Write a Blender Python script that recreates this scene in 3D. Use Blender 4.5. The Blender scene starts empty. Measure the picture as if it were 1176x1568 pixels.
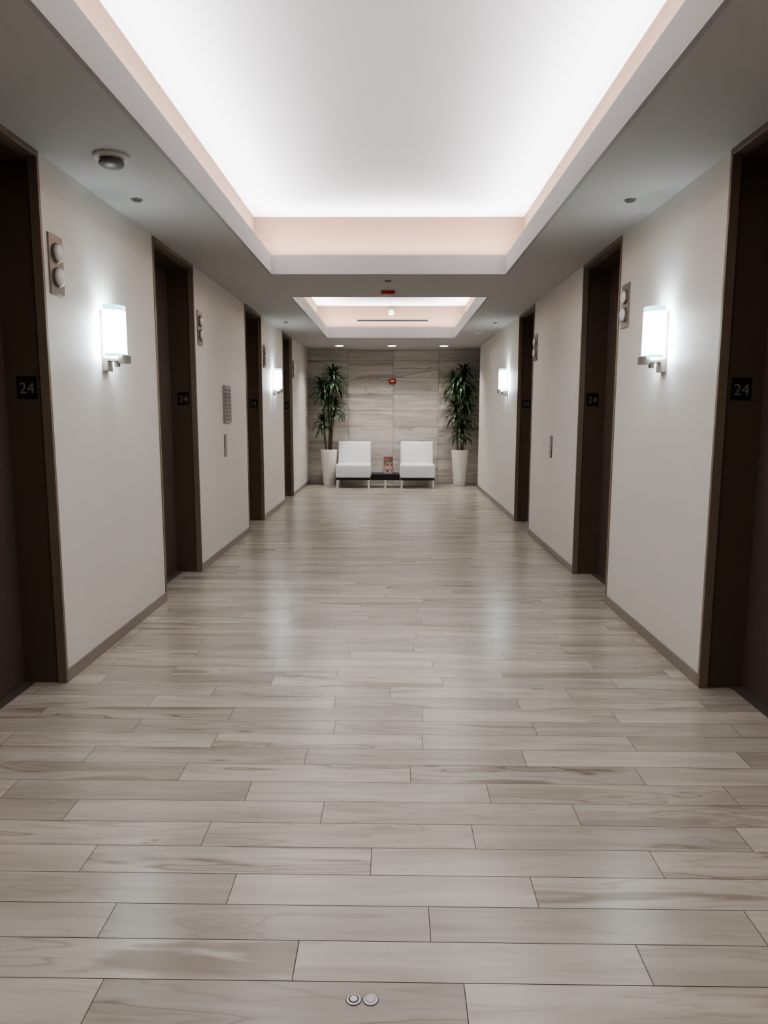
import bpy, bmesh, math, random
from mathutils import Vector, Matrix, Euler
random.seed(7)
S = bpy.context.scene
try:
    S.view_settings.view_transform = 'AgX'
    S.view_settings.exposure = -0.18
    S.view_settings.look = 'AgX - Medium High Contrast'
except Exception as e:
    print(e)

XL, XR = -1.72, 1.595
ZC = 2.65      # low ceiling
ZU = 3.19      # tray ceiling
YB = 14.6      # back wall
YF = -2.5      # wall behind the camera
H = 1.41
XM = (XL + XR) / 2

# ------------------------------------------------------------------ materials
def newmat(name):
    m = bpy.data.materials.new(name); m.use_nodes = True
    nt = m.node_tree
    return m, nt, nt.nodes['Principled BSDF']

def simple(name, col, rough=0.5, metal=0.0, emis=None, estr=0.0, bump=0.0, bscale=60, var=0.0, vscale=8.0, spec=0.5):
    m, nt, p = newmat(name)
    p.inputs['Base Color'].default_value = (*col, 1)
    p.inputs['Roughness'].default_value = rough
    p.inputs['Metallic'].default_value = metal
    p.inputs['Specular IOR Level'].default_value = spec
    if emis:
        p.inputs['Emission Color'].default_value = (*emis, 1)
        p.inputs['Emission Strength'].default_value = estr
    tc = nt.nodes.new('ShaderNodeTexCoord')
    if var > 0:
        n = nt.nodes.new('ShaderNodeTexNoise'); n.inputs['Scale'].default_value = vscale
        n.inputs['Detail'].default_value = 4
        nt.links.new(tc.outputs['Object'], n.inputs['Vector'])
        mx = nt.nodes.new('ShaderNodeMix'); mx.data_type = 'RGBA'
        mx.inputs[6].default_value = (*[c * (1 - var) for c in col], 1)
        mx.inputs[7].default_value = (*[min(1, c * (1 + var)) for c in col], 1)
        nt.links.new(n.outputs['Fac'], mx.inputs[0])
        nt.links.new(mx.outputs[2], p.inputs['Base Color'])
    if bump > 0:
        n = nt.nodes.new('ShaderNodeTexNoise'); n.inputs['Scale'].default_value = bscale
        n.inputs['Detail'].default_value = 3
        nt.links.new(tc.outputs['Object'], n.inputs['Vector'])
        b = nt.nodes.new('ShaderNodeBump'); b.inputs['Strength'].default_value = bump
        b.inputs['Distance'].default_value = 0.002
        nt.links.new(n.outputs['Fac'], b.inputs['Height'])
        nt.links.new(b.outputs['Normal'], p.inputs['Normal'])
    return m

def stone(name, base, dark, light, rough, stretch, vein=0.5, tile_var=0.10, power=1.3, dist=.5):
    """stone-look tile: every tile carries a random colour attribute 'tr'"""
    m, nt, p = newmat(name)
    N, L = nt.nodes, nt.links
    tc = N.new('ShaderNodeTexCoord')
    at = N.new('ShaderNodeAttribute'); at.attribute_name = 'tr'
    mul = N.new('ShaderNodeVectorMath'); mul.operation = 'SCALE'; mul.inputs['Scale'].default_value = 37.0
    L.new(at.outputs['Color'], mul.inputs[0])
    add = N.new('ShaderNodeVectorMath'); add.operation = 'ADD'
    L.new(tc.outputs['Object'], add.inputs[0]); L.new(mul.outputs[0], add.inputs[1])
    sc = N.new('ShaderNodeVectorMath'); sc.operation = 'MULTIPLY'; sc.inputs[1].default_value = stretch
    L.new(add.outputs[0], sc.inputs[0])
    # broad clouds
    n1 = N.new('ShaderNodeTexNoise'); n1.inputs['Scale'].default_value = 1.0; n1.inputs['Detail'].default_value = 5
    n1.inputs['Distortion'].default_value = 0.4
    L.new(sc.outputs[0], n1.inputs['Vector'])
    # veins: contour bands of a distorted noise
    n2 = N.new('ShaderNodeTexNoise'); n2.inputs['Scale'].default_value = 0.7; n2.inputs['Detail'].default_value = 3.5
    n2.inputs['Distortion'].default_value = dist
    L.new(sc.outputs[0], n2.inputs['Vector'])
    cr = N.new('ShaderNodeValToRGB')
    e = cr.color_ramp.elements
    e[0].position = 0.0; e[0].color = (.9, .9, .9, 1)
    e[1].position = 1.0; e[1].color = (.9, .9, .9, 1)
    for pos, v in ((.345, .75), (.38, .3), (.397, 0), (.44, 0), (.462, .4), (.469, .05), (.56, 0), (.586, .35), (.599, 1.0), (.607, .25), (.645, .6), (.655, .15), (.695, .8)):
        q = cr.color_ramp.elements.new(pos); q.color = (v, v, v, 1)
    L.new(n2.outputs['Fac'], cr.inputs['Fac'])
    # fine grain
    sc2 = N.new('ShaderNodeVectorMath'); sc2.operation = 'MULTIPLY'; sc2.inputs[1].default_value = (2.5, 6, 6)
    L.new(sc.outputs[0], sc2.inputs[0])
    n3 = N.new('ShaderNodeTexNoise'); n3.inputs['Scale'].default_value = 1.5; n3.inputs['Detail'].default_value = 3
    L.new(sc2.outputs[0], n3.inputs['Vector'])
    mx = N.new('ShaderNodeMix'); mx.data_type = 'RGBA'
    mx.inputs[6].default_value = (*base, 1); mx.inputs[7].default_value = (*light, 1)
    mr = N.new('ShaderNodeMapRange'); mr.inputs[1].default_value = .38; mr.inputs[2].default_value = .62
    L.new(n1.outputs['Fac'], mr.inputs[0]); L.new(mr.outputs[0], mx.inputs[0])
    sep = N.new('ShaderNodeSeparateColor'); L.new(at.outputs['Color'], sep.inputs[0])
    sq = N.new('ShaderNodeMath'); sq.operation = 'POWER'; sq.inputs[1].default_value = power
    L.new(sep.outputs[1], sq.inputs[0])
    va = N.new('ShaderNodeMapRange'); va.inputs[3].default_value = vein*.28; va.inputs[4].default_value = vein*1.3
    L.new(sq.outputs[0], va.inputs[0])
    mv = N.new('ShaderNodeMath'); mv.operation = 'MULTIPLY'; mv.use_clamp = True
    L.new(cr.outputs['Color'], mv.inputs[0]); L.new(va.outputs[0], mv.inputs[1])
    mx2 = N.new('ShaderNodeMix'); mx2.data_type = 'RGBA'; mx2.inputs[7].default_value = (*dark, 1)
    L.new(mv.outputs[0], mx2.inputs[0]); L.new(mx.outputs[2], mx2.inputs[6])
    tv = N.new('ShaderNodeMapRange'); tv.inputs[3].default_value = 1 - tile_var; tv.inputs[4].default_value = 1 + tile_var * .6
    L.new(sep.outputs[0], tv.inputs[0])
    gv = N.new('ShaderNodeMapRange'); gv.inputs[3].default_value = .92; gv.inputs[4].default_value = 1.07
    L.new(n3.outputs['Fac'], gv.inputs[0])
    mm = N.new('ShaderNodeMath'); mm.operation = 'MULTIPLY'
    L.new(tv.outputs[0], mm.inputs[0]); L.new(gv.outputs[0], mm.inputs[1])
    fs = N.new('ShaderNodeVectorMath'); fs.operation = 'SCALE'
    L.new(mx2.outputs[2], fs.inputs[0]); L.new(mm.outputs[0], fs.inputs['Scale'])
    L.new(fs.outputs[0], p.inputs['Base Color'])
    p.inputs['Roughness'].default_value = rough
    return m

M = {}
M['wall'] = simple('wallcovering', (.73, .705, .66), .5, bump=.25, bscale=90, var=.02, vscale=3)
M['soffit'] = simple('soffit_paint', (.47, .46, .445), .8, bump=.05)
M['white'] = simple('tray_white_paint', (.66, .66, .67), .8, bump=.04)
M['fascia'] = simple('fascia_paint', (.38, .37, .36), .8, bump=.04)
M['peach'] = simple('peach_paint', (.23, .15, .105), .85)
M['base'] = simple('baseboard_taupe', (.27, .235, .20), .45)
M['floor'] = stone('floor_plank_stone', (.41, .372, .322), (.21, .168, .122), (.50, .46, .405), .25, (1.25, 9.5, 1), .78, .15, 1.5, .35)
M['stonewall'] = stone('wall_tile_stone', (.45, .41, .37), (.23, .19, .155), (.60, .56, .51), .4, (.75, 1, 8), .85, .16, 1.0)
M['grout'] = simple('grout', (.085, .068, .052), .8)
M['bronze'] = simple('dark_bronze', (.112, .085, .060), .42, .2, var=.06, vscale=4)
M['bronze_l'] = simple('bronze_casing', (.24, .195, .15), .38, .3)
M['doorp'] = simple('door_panel_bronze', (.140, .106, .090), .36, .25, var=.05, vscale=2)
M['black'] = simple('black_plastic', (.006, .006, .006), .4)
M['signtxt'] = simple('sign_numerals', (.22, .19, .155), .5)
M['nickel'] = simple('brushed_nickel', (.28, .25, .22), .38, .7, var=.08, vscale=30)
M['steel'] = simple('stainless_panel', (.33, .32, .31), .35, .7, var=.1, vscale=40)
M['lens'] = simple('white_lens', (.74, .74, .72), .25)
M['glow'] = simple('sconce_glass', (.9, .9, .9), .3, emis=(.84, .96, 1.0), estr=17)
M['glow_edge'] = simple('sconce_glass_edge', (.6, .7, .72), .3, emis=(.42, .90, 1.0), estr=2.8)
M['tube'] = simple('sconce_lamp', (.9, .9, .9), .3, emis=(.74, .89, 1.0), estr=130)
M['dl'] = simple('downlight_lens', (.9, .9, .9), .3, emis=(1, .98, .96), estr=16)
M['plastic'] = simple('white_plastic', (.62, .61, .59), .4)
M['grey'] = simple('grey_plastic', (.17, .16, .15), .4)
M['red'] = simple('red_plastic', (.45, .015, .01), .4)
M['leather'] = simple('white_leather', (.82, .84, .86), .42, bump=.15, bscale=160)
M['chrome'] = simple('chrome', (.75, .75, .76), .2, .9)
M['cap_metal'] = simple('cap_metal', (.45, .44, .42), .3, .6)
M['cap_dark'] = simple('cap_dark', (.04, .035, .03), .5)
M['pot'] = simple('planter_glaze', (.76, .73, .68), .3)
M['soil'] = simple('soil', (.03, .022, .016), .95, bump=.8, bscale=50)
M['cane'] = simple('dracaena_cane', (.13, .10, .07), .8, bump=.6, bscale=60)
M['leaf'] = simple('dracaena_leaf', (.022, .054, .017), .38, var=.45, vscale=9)
M['sill'] = simple('door_sill', (.20, .18, .16), .35, .5)

# ------------------------------------------------------------------ mesh builder
class MB:
    def __init__(s, name):
        s.name = name; s.v = []; s.f = []; s.fm = []; s.mats = []; s.sm = []
    def mi(s, m):
        if m not in s.mats: s.mats.append(m)
        return s.mats.index(m)
    def add(s, vs, fs, mat, smooth=False):
        o = len(s.v); s.v += [tuple(v) for v in vs]
        k = s.mi(mat)
        for f in fs:
            s.f.append([i + o for i in f]); s.fm.append(k); s.sm.append(smooth)
    def box(s, x0, x1, y0, y1, z0, z1, mat):
        x0, x1 = sorted((x0, x1)); y0, y1 = sorted((y0, y1)); z0, z1 = sorted((z0, z1))
        vs = [(x0,y0,z0),(x1,y0,z0),(x1,y1,z0),(x0,y1,z0),(x0,y0,z1),(x1,y0,z1),(x1,y1,z1),(x0,y1,z1)]
        fs = [(3,2,1,0),(4,5,6,7),(0,1,5,4),(1,2,6,5),(2,3,7,6),(3,0,4,7)]
        s.add(vs, fs, mat)
    def rbox(s, x0, x1, y0, y1, z0, z1, mat, r=.02, seg=3, M4=None):
        bm = bmesh.new(); bmesh.ops.create_cube(bm, size=1)
        for v in bm.verts:
            v.co = Vector(((x0+x1)/2 + v.co.x*abs(x1-x0), (y0+y1)/2 + v.co.y*abs(y1-y0), (z0+z1)/2 + v.co.z*abs(z1-z0)))
        bmesh.ops.bevel(bm, geom=list(bm.edges), offset=r, segments=seg, affect='EDGES', profile=.5)
        if M4 is not None: bmesh.ops.transform(bm, matrix=M4, verts=bm.verts)
        bm.verts.index_update()
        s.add([v.co[:] for v in bm.verts], [[v.index for v in f.verts] for f in bm.faces], mat, True)
        bm.free()
    def lathe(s, prof, c, mat, axis='z', n=32, sign=1):
        vs = []; fs = []
        for (r, h) in prof:
            for i in range(n):
                a = 2*math.pi*i/n; u, w = r*math.cos(a), r*math.sin(a); h2 = h*sign
                if axis == 'z': vs.append((c[0]+u, c[1]+w, c[2]+h2))
                elif axis == 'x': vs.append((c[0]+h2, c[1]+u, c[2]+w))
                else: vs.append((c[0]+u, c[1]+h2, c[2]+w))
        for j in range(len(prof)-1):
            for i in range(n):
                a = j*n+i; b = j*n+(i+1) % n
                fs.append((a, b, b+n, a+n))
        fs.append(tuple(range(n))[::-1]); fs.append(tuple(range((len(prof)-1)*n, len(prof)*n)))
        s.add(vs, fs, mat, True)
    def build(s, recalc=True, bevel=0):
        me = bpy.data.meshes.new(s.name); me.from_pydata(s.v, [], s.f)
        for m in s.mats: me.materials.append(M[m])
        for p, k, sm in zip(me.polygons, s.fm, s.sm): p.material_index = k; p.use_smooth = sm
        if recalc:
            bm = bmesh.new(); bm.from_mesh(me); bmesh.ops.recalc_face_normals(bm, faces=bm.faces); bm.to_mesh(me); bm.free()
        ob = bpy.data.objects.new(s.name, me); S.collection.objects.link(ob)
        if any(s.sm):
            me.set_sharp_from_angle(angle=math.radians(40))
        if bevel:
            b = ob.modifiers.new('bevel', 'BEVEL'); b.width = bevel; b.segments = 2; b.limit_method = 'ANGLE'
        return ob

def tiled(name, quads, tmat, back_quads, gmat):
    vs = []; fs = []; cols = []
    for q in quads:
        o = len(vs); vs += q; fs.append((o, o+1, o+2, o+3))
        cols.append((random.random(), random.random(), random.random(), 1))
    nt_ = len(fs)
    for q in back_quads:
        o = len(vs); vs += q; fs.append((o, o+1, o+2, o+3)); cols.append((.5, .5, .5, 1))
    me = bpy.data.meshes.new(name); me.from_pydata(vs, [], fs)
    me.materials.append(M[tmat]); me.materials.append(M[gmat])
    ca = me.color_attributes.new('tr', 'FLOAT_COLOR', 'CORNER')
    for p in me.polygons:
        p.material_index = 0 if p.index < nt_ else 1
        for li in p.loop_indices: ca.data[li].color = cols[p.index]
    ob = bpy.data.objects.new(name, me); S.collection.objects.link(ob)
    return ob

# ------------------------------------------------------------------ floor
PW, PL, G, Y0 = .1408, .903, .0012, 1.632
x0, x1 = -2.02, 1.92
known = {-1: .18, 0: -.25, 1: .105, 2: -.48, 3: -.067, 4: .273, 5: -.25, 6: .36, 7: .07, 8: -.36}
quads = []
prev = 0
k = math.floor((YF - Y0)/PW)
while Y0 + k*PW < YB + .1:
    ya = max(YF, Y0 + k*PW); yb = min(YB + .12, Y0 + (k+1)*PW)
    off = known.get(k, None)
    if off is None: off = prev + random.uniform(.25, .66)
    prev = off
    xs = off - PL*math.ceil((off - x0)/PL)
    while xs < x1:
        a, b = max(x0, xs) + G, min(x1, xs+PL) - G
        if b - a > .01 and yb - ya > .01:
            quads.append([(a, ya+G, 0), (b, ya+G, 0), (b, yb-G, 0), (a, yb-G, 0)])
        xs += PL
    k += 1
floor = tiled('floor', quads, 'floor', [[(x0, YF, -.0012), (x1, YF, -.0012), (x1, YB+.12, -.0012), (x0, YB+.12, -.0012)]], 'grout')

# ------------------------------------------------------------------ back wall (stone tiles)
TH, TW = .325, .90
quads = []
z = -.16
while z < ZC:
    za, zb = max(0, z), min(z+TH, ZC)
    for c in range(-3, 3):
        a, b = -.022 + c*TW, -.022 + (c+1)*TW
        a, b = max(a, XL - .02), min(b, 1.80)
        if b - a > .02:
            quads.append([(a+.0025, YB, za+.0025), (b-.0025, YB, za+.0025), (b-.0025, YB, zb-.0025), (a+.0025, YB, zb-.0025)])
    z += TH
tiled('wall_back', quads, 'stonewall', [[(XL-.3, YB+.004, 0), (1.95, YB+.004, 0), (1.95, YB+.004, ZC), (XL-.3, YB+.004, ZC)]], 'grout')

# ------------------------------------------------------------------ side walls with lift door openings
DA, DB, DC, DD = (2.60, 3.64), (5.295, 6.333), (8.47, 9.49), (11.29, 12.30)
DL = [DA, DB, DC, DD]
DR = [DA, DB, DC]
YRE = 13.75
WT = .30

def side_wall(name, side, doors, yend):
    mb = MB(name)
    X = XL if side < 0 else XR
    ys = [YF] + [v for d in doors for v in d] + [yend]
    for i in range(0, len(ys), 2):
        mb.box(X, X + side*WT, ys[i], ys[i+1], 0, ZC, 'wall')
    if side > 0:
        mb.box(X+.165, X+WT, yend, YB+.004, 0, ZC, 'wall')
    mb.build()
    bb = MB('baseboard_left' if side < 0 else 'baseboard_right')
    for i in range(0, len(ys), 2):
        a, b = ys[i], ys[i+1]
        bb.box(X, X - side*.009, a, b, 0, .068, 'base')
    if side > 0:
        bb.box(X-.009, X+.165, yend, yend+.009, 0, .068, 'base')
        bb.box(X+.165, X+.156, yend+.009, YB-.001, 0, .068, 'base')
    bb.build(bevel=.002)

side_wall('wall_left', -1, DL, YB+.004)
side_wall('wall_right', 1, DR, YRE)
mb = MB('wall_front'); mb.box(XL-.3, XR+.3, YF-.1, YF, 0, ZU+.1, 'wall'); mb.build()

REC = .19
dn = 0
def lift_door(side, y0, y1):
    global dn
    dn += 1
    X = XL if side < 0 else XR
    mb = MB('door_%d' % dn)
    def bx(d0, d1, a, b, z0, z1, m): mb.box(X - side*d0, X - side*d1, a, b, z0, z1, m)
    c = .022
    for (a, b) in ((y0, y0+c), (y1-c, y1)):
        bx(-.038, .008, a, b, 0, ZC, 'bronze_l')
    bx(-.038, .008, y0+c, y1-c, ZC-.03, ZC, 'bronze_l')
    j = .012
    bx(-REC-.06, -.038, y0, y0+j, 0, ZC, 'bronze')
    bx(-REC-.06, -.038, y1-j, y1, 0, ZC, 'bronze')
    bx(-REC-.06, -.038, y0+j, y1-j, ZC-.045, ZC, 'bronze')
    ym = y0 + (y1-y0)*.52
    bx(-REC-.025, -REC, y0+j, ym, .006, ZC-.045, 'doorp')
    bx(-REC-.055, -REC-.028, ym-.04, y1-j, .006, ZC-.045, 'doorp')
    bx(-REC-.024, -REC+.004, ym-.012, ym, .006, ZC-.045, 'bronze')
    bx(-REC-.06, -REC+.03, y0+j, y1-j, -.001, .005, 'sill')
    mb.build(bevel=.0015)
    sg = MB('floor_number_sign')
    yc = y1 - j
    xa, xb = X + side*.060, X + side*.160
    sg.box(xa, xb, yc-.004, yc, 1.478, 1.588, 'black')
    so = sg.build(bevel=.001)
    cu = bpy.data.curves.new('numerals', 'FONT'); cu.body = '24'; cu.size = .078; cu.align_x = 'CENTER'; cu.align_y = 'CENTER'
    cu.extrude = .0008; cu.materials.append(M['signtxt'])
    t = bpy.data.objects.new('numerals', cu); S.collection.objects.link(t)
    t.location = ((xa+xb)/2, yc-.0048, 1.527); t.rotation_euler = (math.pi/2, 0, 0)
    t.parent = so

for d in DL: lift_door(-1, *d)
for d in DR: lift_door(1, *d)

# ------------------------------------------------------------------ ceiling with two coved trays
TXL, TXR = -1.113, .995
CV = .18
T1 = (.1, 6.73); T2 = (8.03, 12.26)
ZL = 2.815
mb = MB('ceiling')
XA, XB = XL-.3, XR+.3
ZS = ZC + .10
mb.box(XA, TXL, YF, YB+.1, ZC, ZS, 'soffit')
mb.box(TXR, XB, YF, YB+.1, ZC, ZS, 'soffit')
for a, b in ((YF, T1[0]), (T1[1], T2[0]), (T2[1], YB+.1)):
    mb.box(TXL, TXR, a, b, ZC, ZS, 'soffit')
for (a, b) in (T1, T2):
    t = .02
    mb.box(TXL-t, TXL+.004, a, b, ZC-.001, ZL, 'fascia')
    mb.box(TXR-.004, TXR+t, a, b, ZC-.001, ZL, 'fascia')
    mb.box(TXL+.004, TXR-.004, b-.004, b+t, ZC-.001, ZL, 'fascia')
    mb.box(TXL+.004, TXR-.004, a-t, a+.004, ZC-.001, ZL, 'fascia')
    w = .05
    mb.box(TXL-CV-w, TXL-CV, a-CV-w, b+CV+w, ZS, ZU, 'peach')
    mb.box(TXR+CV, TXR+CV+w, a-CV-w, b+CV+w, ZS, ZU, 'peach')
    mb.box(TXL-CV, TXR+CV, b+CV, b+CV+w, ZS, ZU, 'peach')
    mb.box(TXL-CV, TXR+CV, a-CV-w, a-CV, ZS, ZU, 'peach')
    mb.box(TXL-CV-w, TXR+CV+w, a-CV-w, b+CV+w, ZU, ZU+.06, 'white')
mb.build()

LEDC = (1.0, .97, .98)
def cove(cx, cy, sx, sy, power, tilt):
    m = MB('cove_led_strip'); m.box(cx-sx/2, cx+sx/2, cy-sy/2, cy+sy/2, ZS, ZL-.02, 'plastic')
    o = m.build()
    L = bpy.data.lights.new('led', 'AREA'); L.shape = 'RECTANGLE'; L.energy = power; L.color = LEDC
    horiz = sx > sy
    L.size = sx if horiz else sy; L.size_y = .025
    lo = bpy.data.objects.new('led', L); S.collection.objects.link(lo)
    dirv = Vector(tilt).normalized()
    xax = Vector((1, 0, 0)) if horiz else Vector((0, 1, 0))
    zax = -dirv; yax = zax.cross(xax)
    R = Matrix((xax, yax, zax)).transposed().to_4x4()
    lo.matrix_world = Matrix.Translation((cx, cy, ZL-.006)) @ R
    lo.parent = o
TL_ = .18
for (a, b) in (T1, T2):
    n = b-a
    P = 17.5
    cove(TXL-.055, (a+b)/2, .03, n+.1, P*n, (TL_, 0, 1))
    cove(TXR+.055, (a+b)/2, .03, n+.1, P*n, (-TL_, 0, 1))
    cove((TXL+TXR)/2, b+.055, TXR-TXL-.03, .03, P*2.0, (0, -TL_, 1))
    cove((TXL+TXR)/2, a-.055, TXR-TXL-.03, .03, P*2.0, (0, TL_, 1))

# ------------------------------------------------------------------ sconces
def sconce(side, y):
    X = XL if side < 0 else XR
    mb = MB('wall_sconce')
    def bx(d0, d1, a, b, z0, z1, m): mb.box(X - side*d0, X - side*d1, a, b, z0, z1, m)
    bx(0, .012, y-.045, y+.045, 1.655, 2.0, 'nickel')
    bx(.012, .115, y-.03, y+.03, 1.712, 1.728, 'nickel')
    bx(.095, .142, y-.042, y+.042, 1.700, 1.745, 'nickel')
    bx(.012, .03, y-.045, y+.045, 1.655, 1.73, 'nickel')
    mb.lathe([(.013, 0), (.016, .004), (.016, .03), (.012, .034)], (X - side*.075, y, 1.680), 'nickel', n=20)
    mb.lathe([(.026, 0), (.028, .01), (.028, .205), (.022, .22)], (X - side*.068, y, 1.728), 'tube', n=20)
    n = 18; th = .006
    for (z0, z1, m) in ((1.735, 1.752, 'glow_edge'), (1.752, 2.0, 'glow'), (2.0, 2.03, 'glow_edge')):
        vs = []; fs = []
        for i in range(n+1):
            a = math.pi*(i/n)
            for q in (0, th):
                dy = -math.cos(a)*(.092-q); dd = .038 + max(0, math.sin(a))**.8*(.092-q)
                for zz in (z0, z1): vs.append((X - side*dd, y+dy, zz))
        for i in range(n):
            o = i*4; p = o+4
            fs += [(o, o+1, p+1, p), (o+2, p+2, p+3, o+3), (o+1, o+3, p+3, p+1), (o, p, p+2, o+2)]
        fs += [(0, 2, 3, 1), (n*4, n*4+1, n*4+3, n*4+2)]
        mb.add(vs, fs, m, True)
    mb.build()
for s_, y in ((-1, 4.35), (1, 4.38), (-1, 10.35), (1, 10.33)): sconce(s_, y)

# ------------------------------------------------------------------ hall lanterns
def lantern(side, y):
    X = XL if side < 0 else XR
    mb = MB('hall_lantern')
    mb.box(X, X - side*.010, y-.075, y+.075, 2.0, 2.295, 'nickel')
    for zc in (2.088, 2.207):
        mb.lathe([(.049, 0), (.049, .010), (.046, .012)], (X - side*.010, y, zc), 'nickel', axis='x', n=28, sign=-side)
        mb.lathe([(.044, .0), (.044, .016), (.042, .022), (.034, .027), (.018, .030), (.004, .031)], (X - side*.010, y, zc), 'lens', axis='x', n=28, sign=-side)
    mb.build(bevel=.0015)
for s_, y in ((-1, 3.77), (-1, 6.50), (-1, 9.68), (-1, 12.44), (1, 5.15), (1, 8.33), (1, 2.45)): lantern(s_, y)

def call(side, y):
    X = XL if side < 0 else XR
    mb = MB('call_button_panel')
    mb.box(X, X - side*.010, y-.045, y+.045, .975, 1.185, 'steel')
    mb.box(X, X - side*.004, y-.052, y+.052, .968, 1.192, 'bronze')
    for zc in (1.05, 1.11):
        mb.lathe([(.014, 0), (.014, .004), (.011, .006)], (X - side*.010, y, zc), 'lens', axis='x', n=20, sign=-side)
    mb.build(bevel=.001)
call(-1, 7.37); call(1, 7.39)
mb = MB('fire_service_panel')
mb.box(XL, XL+.022, 7.31, 7.59, 1.31, 1.685, 'steel')
for i in range(9):
    zz = 1.335 + i*.037
    mb.box(XL+.022, XL+.027, 7.33, 7.57, zz, zz+.020, 'grey')
mb.build(bevel=.002)

# ------------------------------------------------------------------ ceiling devices
mb = MB('smoke_detector')
mb.lathe([(.085, 0), (.085, -.010), (.078, -.018), (.05, -.020)], (-1.384, 3.70, ZC), 'plastic', n=40)
mb.lathe([(.052, -.018), (.052, -.034)], (-1.384, 3.70, ZC), 'grey', n=32)
mb.lathe([(.06, -.034), (.058, -.046), (.045, -.054), (.01, -.056)], (-1.384, 3.70, ZC), 'grey', n=32)
mb.build()
def sprinkler(x, y, rr=.034):
    mb = MB('sprinkler_head')
    mb.lathe([(rr, 0), (rr, -.004), (rr*.8, -.007)], (x, y, ZC), 'grey', n=28)
    mb.lathe([(rr*.7, -.007), (rr*.7, -.013), (rr*.3, -.015)], (x, y, ZC), 'nickel', n=28)
    mb.build()
for x, y in ((-1.517, 4.43), (1.373, 4.45), (-1.50, 10.17), (1.38, 10.22), (-.065, 7.06)): sprinkler(x, y)
mb = MB('smoke_detector')
mb.lathe([(.06, 0), (.06, -.02), (.045, -.035), (.01, -.038)], (1.27, 11.26, ZC), 'plastic', n=32); mb.build()
mb = MB('fire_alarm_strobe')
mb.box(-.14, .0, 7.60, 7.70, ZC-.028, ZC, 'red')
mb.rbox(-.10, -.035, 7.615, 7.685, ZC-.05, ZC-.026, 'lens', r=.01)
mb.build(bevel=.004)
mb = MB('emergency_strobe_light')  # round white strobe on the far peach wall of the second tray
yy = T2[1]+CV
mb.lathe([(.052, 0), (.052, -.03), (.042, -.045), (.01, -.05)], (-.058, yy, 3.087), 'lens', axis='y', n=32); mb.build()
mb = MB('linear_air_diffuser')
mb.box(-.63, .555, yy-.006, yy, 2.930, 2.937, 'grey'); mb.box(-.63, .555, yy-.006, yy, 2.962, 2.969, 'grey')
mb.box(-.63, .555, yy-.002, yy, 2.937, 2.962, 'black')
mb.build()
mb = MB('fire_alarm_horn')
mb.rbox(-.105, .030, YB-.045, YB, 1.995, 2.09, 'red', r=.008)
mb.rbox(-.075, -.005, YB-.06, YB-.04, 2.03, 2.06, 'lens', r=.006); mb.build()

for x in (-1.02, -.05, .91):
    mb = MB('recessed_downlight')
    mb.lathe([(.095, 0), (.095, -.006), (.08, -.008)], (x, 13.62, ZC), 'plastic', n=36)
    mb.lathe([(.074, -.006), (.074, -.010)], (x, 13.62, ZC), 'dl', n=36)
    o = mb.build()
    L = bpy.data.lights.new('lamp', 'SPOT'); L.energy = 88; L.spot_size = math.radians(125); L.spot_blend = .8; L.shadow_soft_size = .06; L.color = (1, .965, .92)
    lo = bpy.data.objects.new('lamp', L); S.collection.objects.link(lo); lo.location = (x, 13.62, ZC-.03); lo.parent = o

# ------------------------------------------------------------------ floor caps
mb = MB('floor_outlet_cap')
mb.lathe([(.0195, 0), (.0195, .001)], (-.092, 1.577, 0), 'cap_dark', n=40)
mb.lathe([(.0180, .0008), (.0180, .0018), (.016, .0024)], (-.092, 1.577, 0), 'cap_metal', n=40)
mb.lathe([(.0130, .002), (.0125, .0028)], (-.092, 1.577, 0), 'cap_dark', n=36)
mb.lathe([(.0095, .0025), (.009, .0036)], (-.092, 1.577, 0), 'lens', n=36); mb.build()
mb = MB('floor_outlet_cap')
mb.lathe([(.0195, 0), (.0195, .001)], (-.051, 1.577, 0), 'cap_dark', n=40)
mb.lathe([(.0180, .0008), (.0180, .0018), (.016, .0026)], (-.051, 1.577, 0), 'cap_metal', n=40)
mb.lathe([(.0125, .002), (.0120, .0029)], (-.051, 1.577, 0), 'nickel', n=36)
mb.lathe([(.0105, .0025), (.010, .0034)], (-.051, 1.577, 0), 'cap_metal', n=36); mb.build()

# ------------------------------------------------------------------ seating
def chair(xc):
    mb = MB('lounge_chair')
    w = .33
    mb.rbox(xc-w, xc+w, 13.62, 14.20, .20, .45, 'leather', r=.03, seg=4)
    Mx = Matrix.Translation((0, 14.18, .40)) @ Matrix.Rotation(math.radians(-9), 4, 'X') @ Matrix.Translation((0, -14.18, -.40))
    mb.rbox(xc-w+.01, xc+w-.01, 14.14, 14.27, .40, .87, 'leather', r=.03, seg=4, M4=Mx)
    mb.box(xc-w+.01, xc+w-.01, 13.66, 14.19, .15, .205, 'black')
    for (lx, ly) in ((xc-w+.03, 13.665), (xc-w+.03, 14.15), (xc+w-.03, 13.665), (xc+w-.03, 14.15)):
        mb.box(lx-.018, lx+.018, ly-.018, ly+.018, 0, .155, 'chrome')
    mb.build()
chair(-.775); chair(.445)
mb = MB('side_table')
mb.box(-.44, .11, 13.68, 14.15, .15, .23, 'black')
mb.box(-.43, .10, 13.67, 14.16, .23, .262, 'black')
for (lx, ly) in ((-.165, 13.70), (-.165, 14.12)):
    mb.box(lx-.02, lx+.02, ly-.02, ly+.02, 0, .152, 'chrome')
mb.build(bevel=.003)

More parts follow.
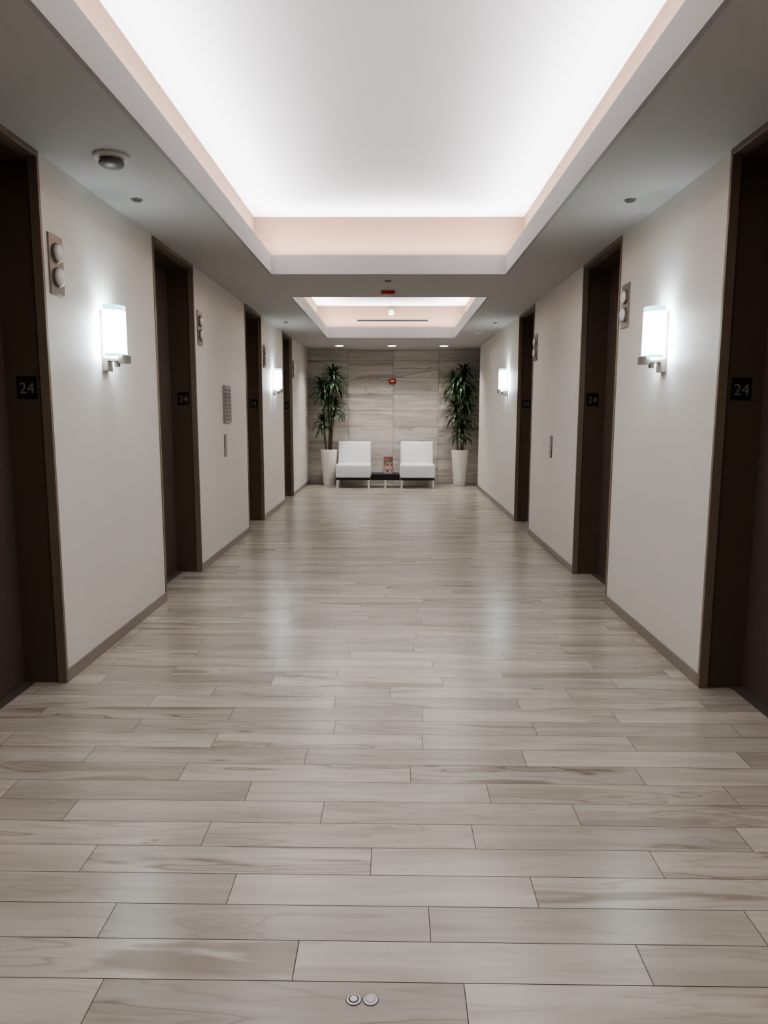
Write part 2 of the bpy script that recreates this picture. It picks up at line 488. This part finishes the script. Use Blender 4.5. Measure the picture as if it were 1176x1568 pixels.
def cover_mat(name, a, b, sc):
    m, nt, p = newmat(name)
    tc = nt.nodes.new('ShaderNodeTexCoord'); v = nt.nodes.new('ShaderNodeTexVoronoi'); v.inputs['Scale'].default_value = sc
    nt.links.new(tc.outputs['Object'], v.inputs['Vector'])
    r = nt.nodes.new('ShaderNodeValToRGB'); r.color_ramp.interpolation = 'CONSTANT'
    e = r.color_ramp.elements; e[0].color = (*a, 1); e[1].position = .38; e[1].color = (*b, 1)
    q = e.new(.62); q.color = (.26, .23, .20, 1); q = e.new(.76); q.color = (.03, .03, .035, 1)
    nt.links.new(v.outputs['Color'], r.inputs['Fac']); nt.links.new(r.outputs['Color'], p.inputs['Base Color'])
    p.inputs['Roughness'].default_value = .4
    M[name] = m
cover_mat('cover_red', (.30, .03, .025), (.20, .12, .07), 40)
cover_mat('cover_green', (.04, .13, .04), (.20, .17, .10), 40)
cover_mat('cover_pink', (.38, .17, .15), (.38, .33, .29), 30)
mb = MB('magazine_rack')
zt = .262
mb.box(-.215, -.005, 13.75, 14.0, zt, zt+.012, 'grey')
for i, (m, hh, yy2) in enumerate((('cover_pink', .15, 13.77), ('cover_red', .20, 13.83), ('cover_green', .26, 13.89), ('cover_red', .31, 13.95))):
    tilt = Matrix.Translation((0, yy2, zt+.012)) @ Matrix.Rotation(math.radians(-10), 4, 'X') @ Matrix.Translation((0, -yy2, -(zt+.012)))
    o0 = len(mb.v)
    mb.box(-.20, -.02, yy2, yy2+.012, zt+.012, zt+.012+hh, m)
    mb.v[o0:] = [tuple(tilt @ Vector(v)) for v in mb.v[o0:]]
for x in (-.217, -.003):
    mb.box(x-.003, x+.003, 13.75, 14.0, zt, zt+.12, 'grey')
mb.build()

# ------------------------------------------------------------------ potted dracaenas
def leaf(mb, base, az, el, L, w, droop):
    n = 8
    pos = Vector(base); d_el = el
    side = Vector((-math.sin(az), math.cos(az), 0))
    vs = []; fs = []
    for i in range(n+1):
        t = i/n
        dirv = Vector((math.cos(az)*math.cos(d_el), math.sin(az)*math.cos(d_el), math.sin(d_el)))
        up = dirv.cross(side) * -1
        wd = w*(.45 + 1.4*t if t < .35 else .94*(1-((t-.35)/.65)**1.6)) + .0008
        vs += [tuple(pos - side*wd*.5 + up*wd*.12), tuple(pos), tuple(pos + side*wd*.5 + up*wd*.12)]
        pos = pos + dirv*(L/n)
        d_el -= droop/n*(.5+t*1.1)
        d_el = max(d_el, -math.pi/2*.97)
    for i in range(n):
        o = i*3
        fs += [(o, o+1, o+4, o+3), (o+1, o+2, o+5, o+4)]
    mb.add(vs, fs, 'leaf', True)

def plant(xc, yc, heads):
    mb = MB('potted_dracaena')
    mb.lathe([(.108, 0), (.114, .006), (.125, .12), (.143, .36), (.164, .65), (.168, .695), (.165, .705), (.152, .70), (.148, .64)],
             (xc, yc, 0), 'pot', n=48)
    mb.lathe([(.149, .64), (.148, .655), (.08, .665)], (xc, yc, 0), 'soil', n=32)
    for (hx, hy, hz, nl, span, LL) in heads:
        b = Vector((xc + hx*.35, yc + hy*.35, .64)); t = Vector((xc+hx, yc+hy, hz))
        n = 10; ring = 8; vs = []; fs = []
        for i in range(n+1):
            u = i/n
            p = b.lerp(t, u) + Vector((math.sin(u*5+hx*20)*.012, math.cos(u*4+hz)*.012, 0))*math.sin(u*math.pi)
            rr = .019 - .006*u
            for q in range(ring):
                a = 2*math.pi*q/ring; vs.append((p.x+rr*math.cos(a), p.y+rr*math.sin(a), p.z))
        for i in range(n):
            for q in range(ring):
                a0 = i*ring+q; b0 = i*ring+(q+1) % ring; fs.append((a0, b0, b0+ring, a0+ring))
        mb.add(vs, fs, 'cane', True)
        for i in range(nl):
            u = i/nl
            z = hz - span*(1-u) + .02
            az = i*2.399 + random.uniform(-.2, .2)
            el = -.1 + 1.35*u**1.3 + random.uniform(-.15, .15)
            L = LL*(random.uniform(.8, 1.1))*(1-.25*u)
            p0 = b.lerp(t, (z-.64)/(hz-.64))
            ex = p0.x + math.cos(az)*L*.75; ey = p0.y + math.sin(az)*L*.75
            if ey > YB-.05: L *= max(.4, (YB-.05-p0.y)/(math.sin(az)*L*.75 + 1e-6))
            wl, wr = XL+.04, (1.70)
            if ex < wl: L *= max(.45, (p0.x-wl)/(abs(math.cos(az))*L*.75+1e-6))
            if ex > wr: L *= max(.45, (wr-p0.x)/(abs(math.cos(az))*L*.75+1e-6))
            leaf(mb, (p0.x, p0.y, z), az, el, L, random.uniform(.045, .062), random.uniform(1.7, 2.6))
    mb.build(recalc=False)

plant(-1.28, 14.22, [(.09, 0, 2.16, 60, .24, .46), (-.14, .03, 1.96, 44, .24, .40), (.13, -.03, 1.60, 44, .24, .38), (-.12, -.06, 1.30, 40, .2, .34), (.0, .04, 1.78, 34, .2, .36)])
plant(1.29, 14.22, [(.06, 0, 2.20, 60, .26, .46), (-.12, .03, 2.02, 50, .24, .44), (.13, -.05, 1.82, 50, .28, .40), (-.10, -.03, 1.55, 46, .24, .38), (.11, .05, 1.44, 46, .24, .38), (.03, -.07, 1.16, 44, .24, .36)])

# ------------------------------------------------------------------ world + camera
w = bpy.data.worlds.new('world'); S.world = w; w.use_nodes = True
w.node_tree.nodes['Background'].inputs['Color'].default_value = (.02, .02, .02, 1)

f_px, Himg = 1106.7, 1568.0
cam = bpy.data.cameras.new('camera'); co = bpy.data.objects.new('camera', cam); S.collection.objects.link(co)
cam.sensor_fit = 'VERTICAL'; cam.sensor_height = 36; cam.lens = 36*f_px/Himg
cam.clip_start = .05
co.matrix_world = Matrix.Translation((0, 0, H)) @ Matrix.Rotation(.0137, 4, 'Z') @ Matrix.Rotation(math.pi/2 - .1357, 4, 'X') @ Matrix.Rotation(.0027, 4, 'Z')
S.camera = co
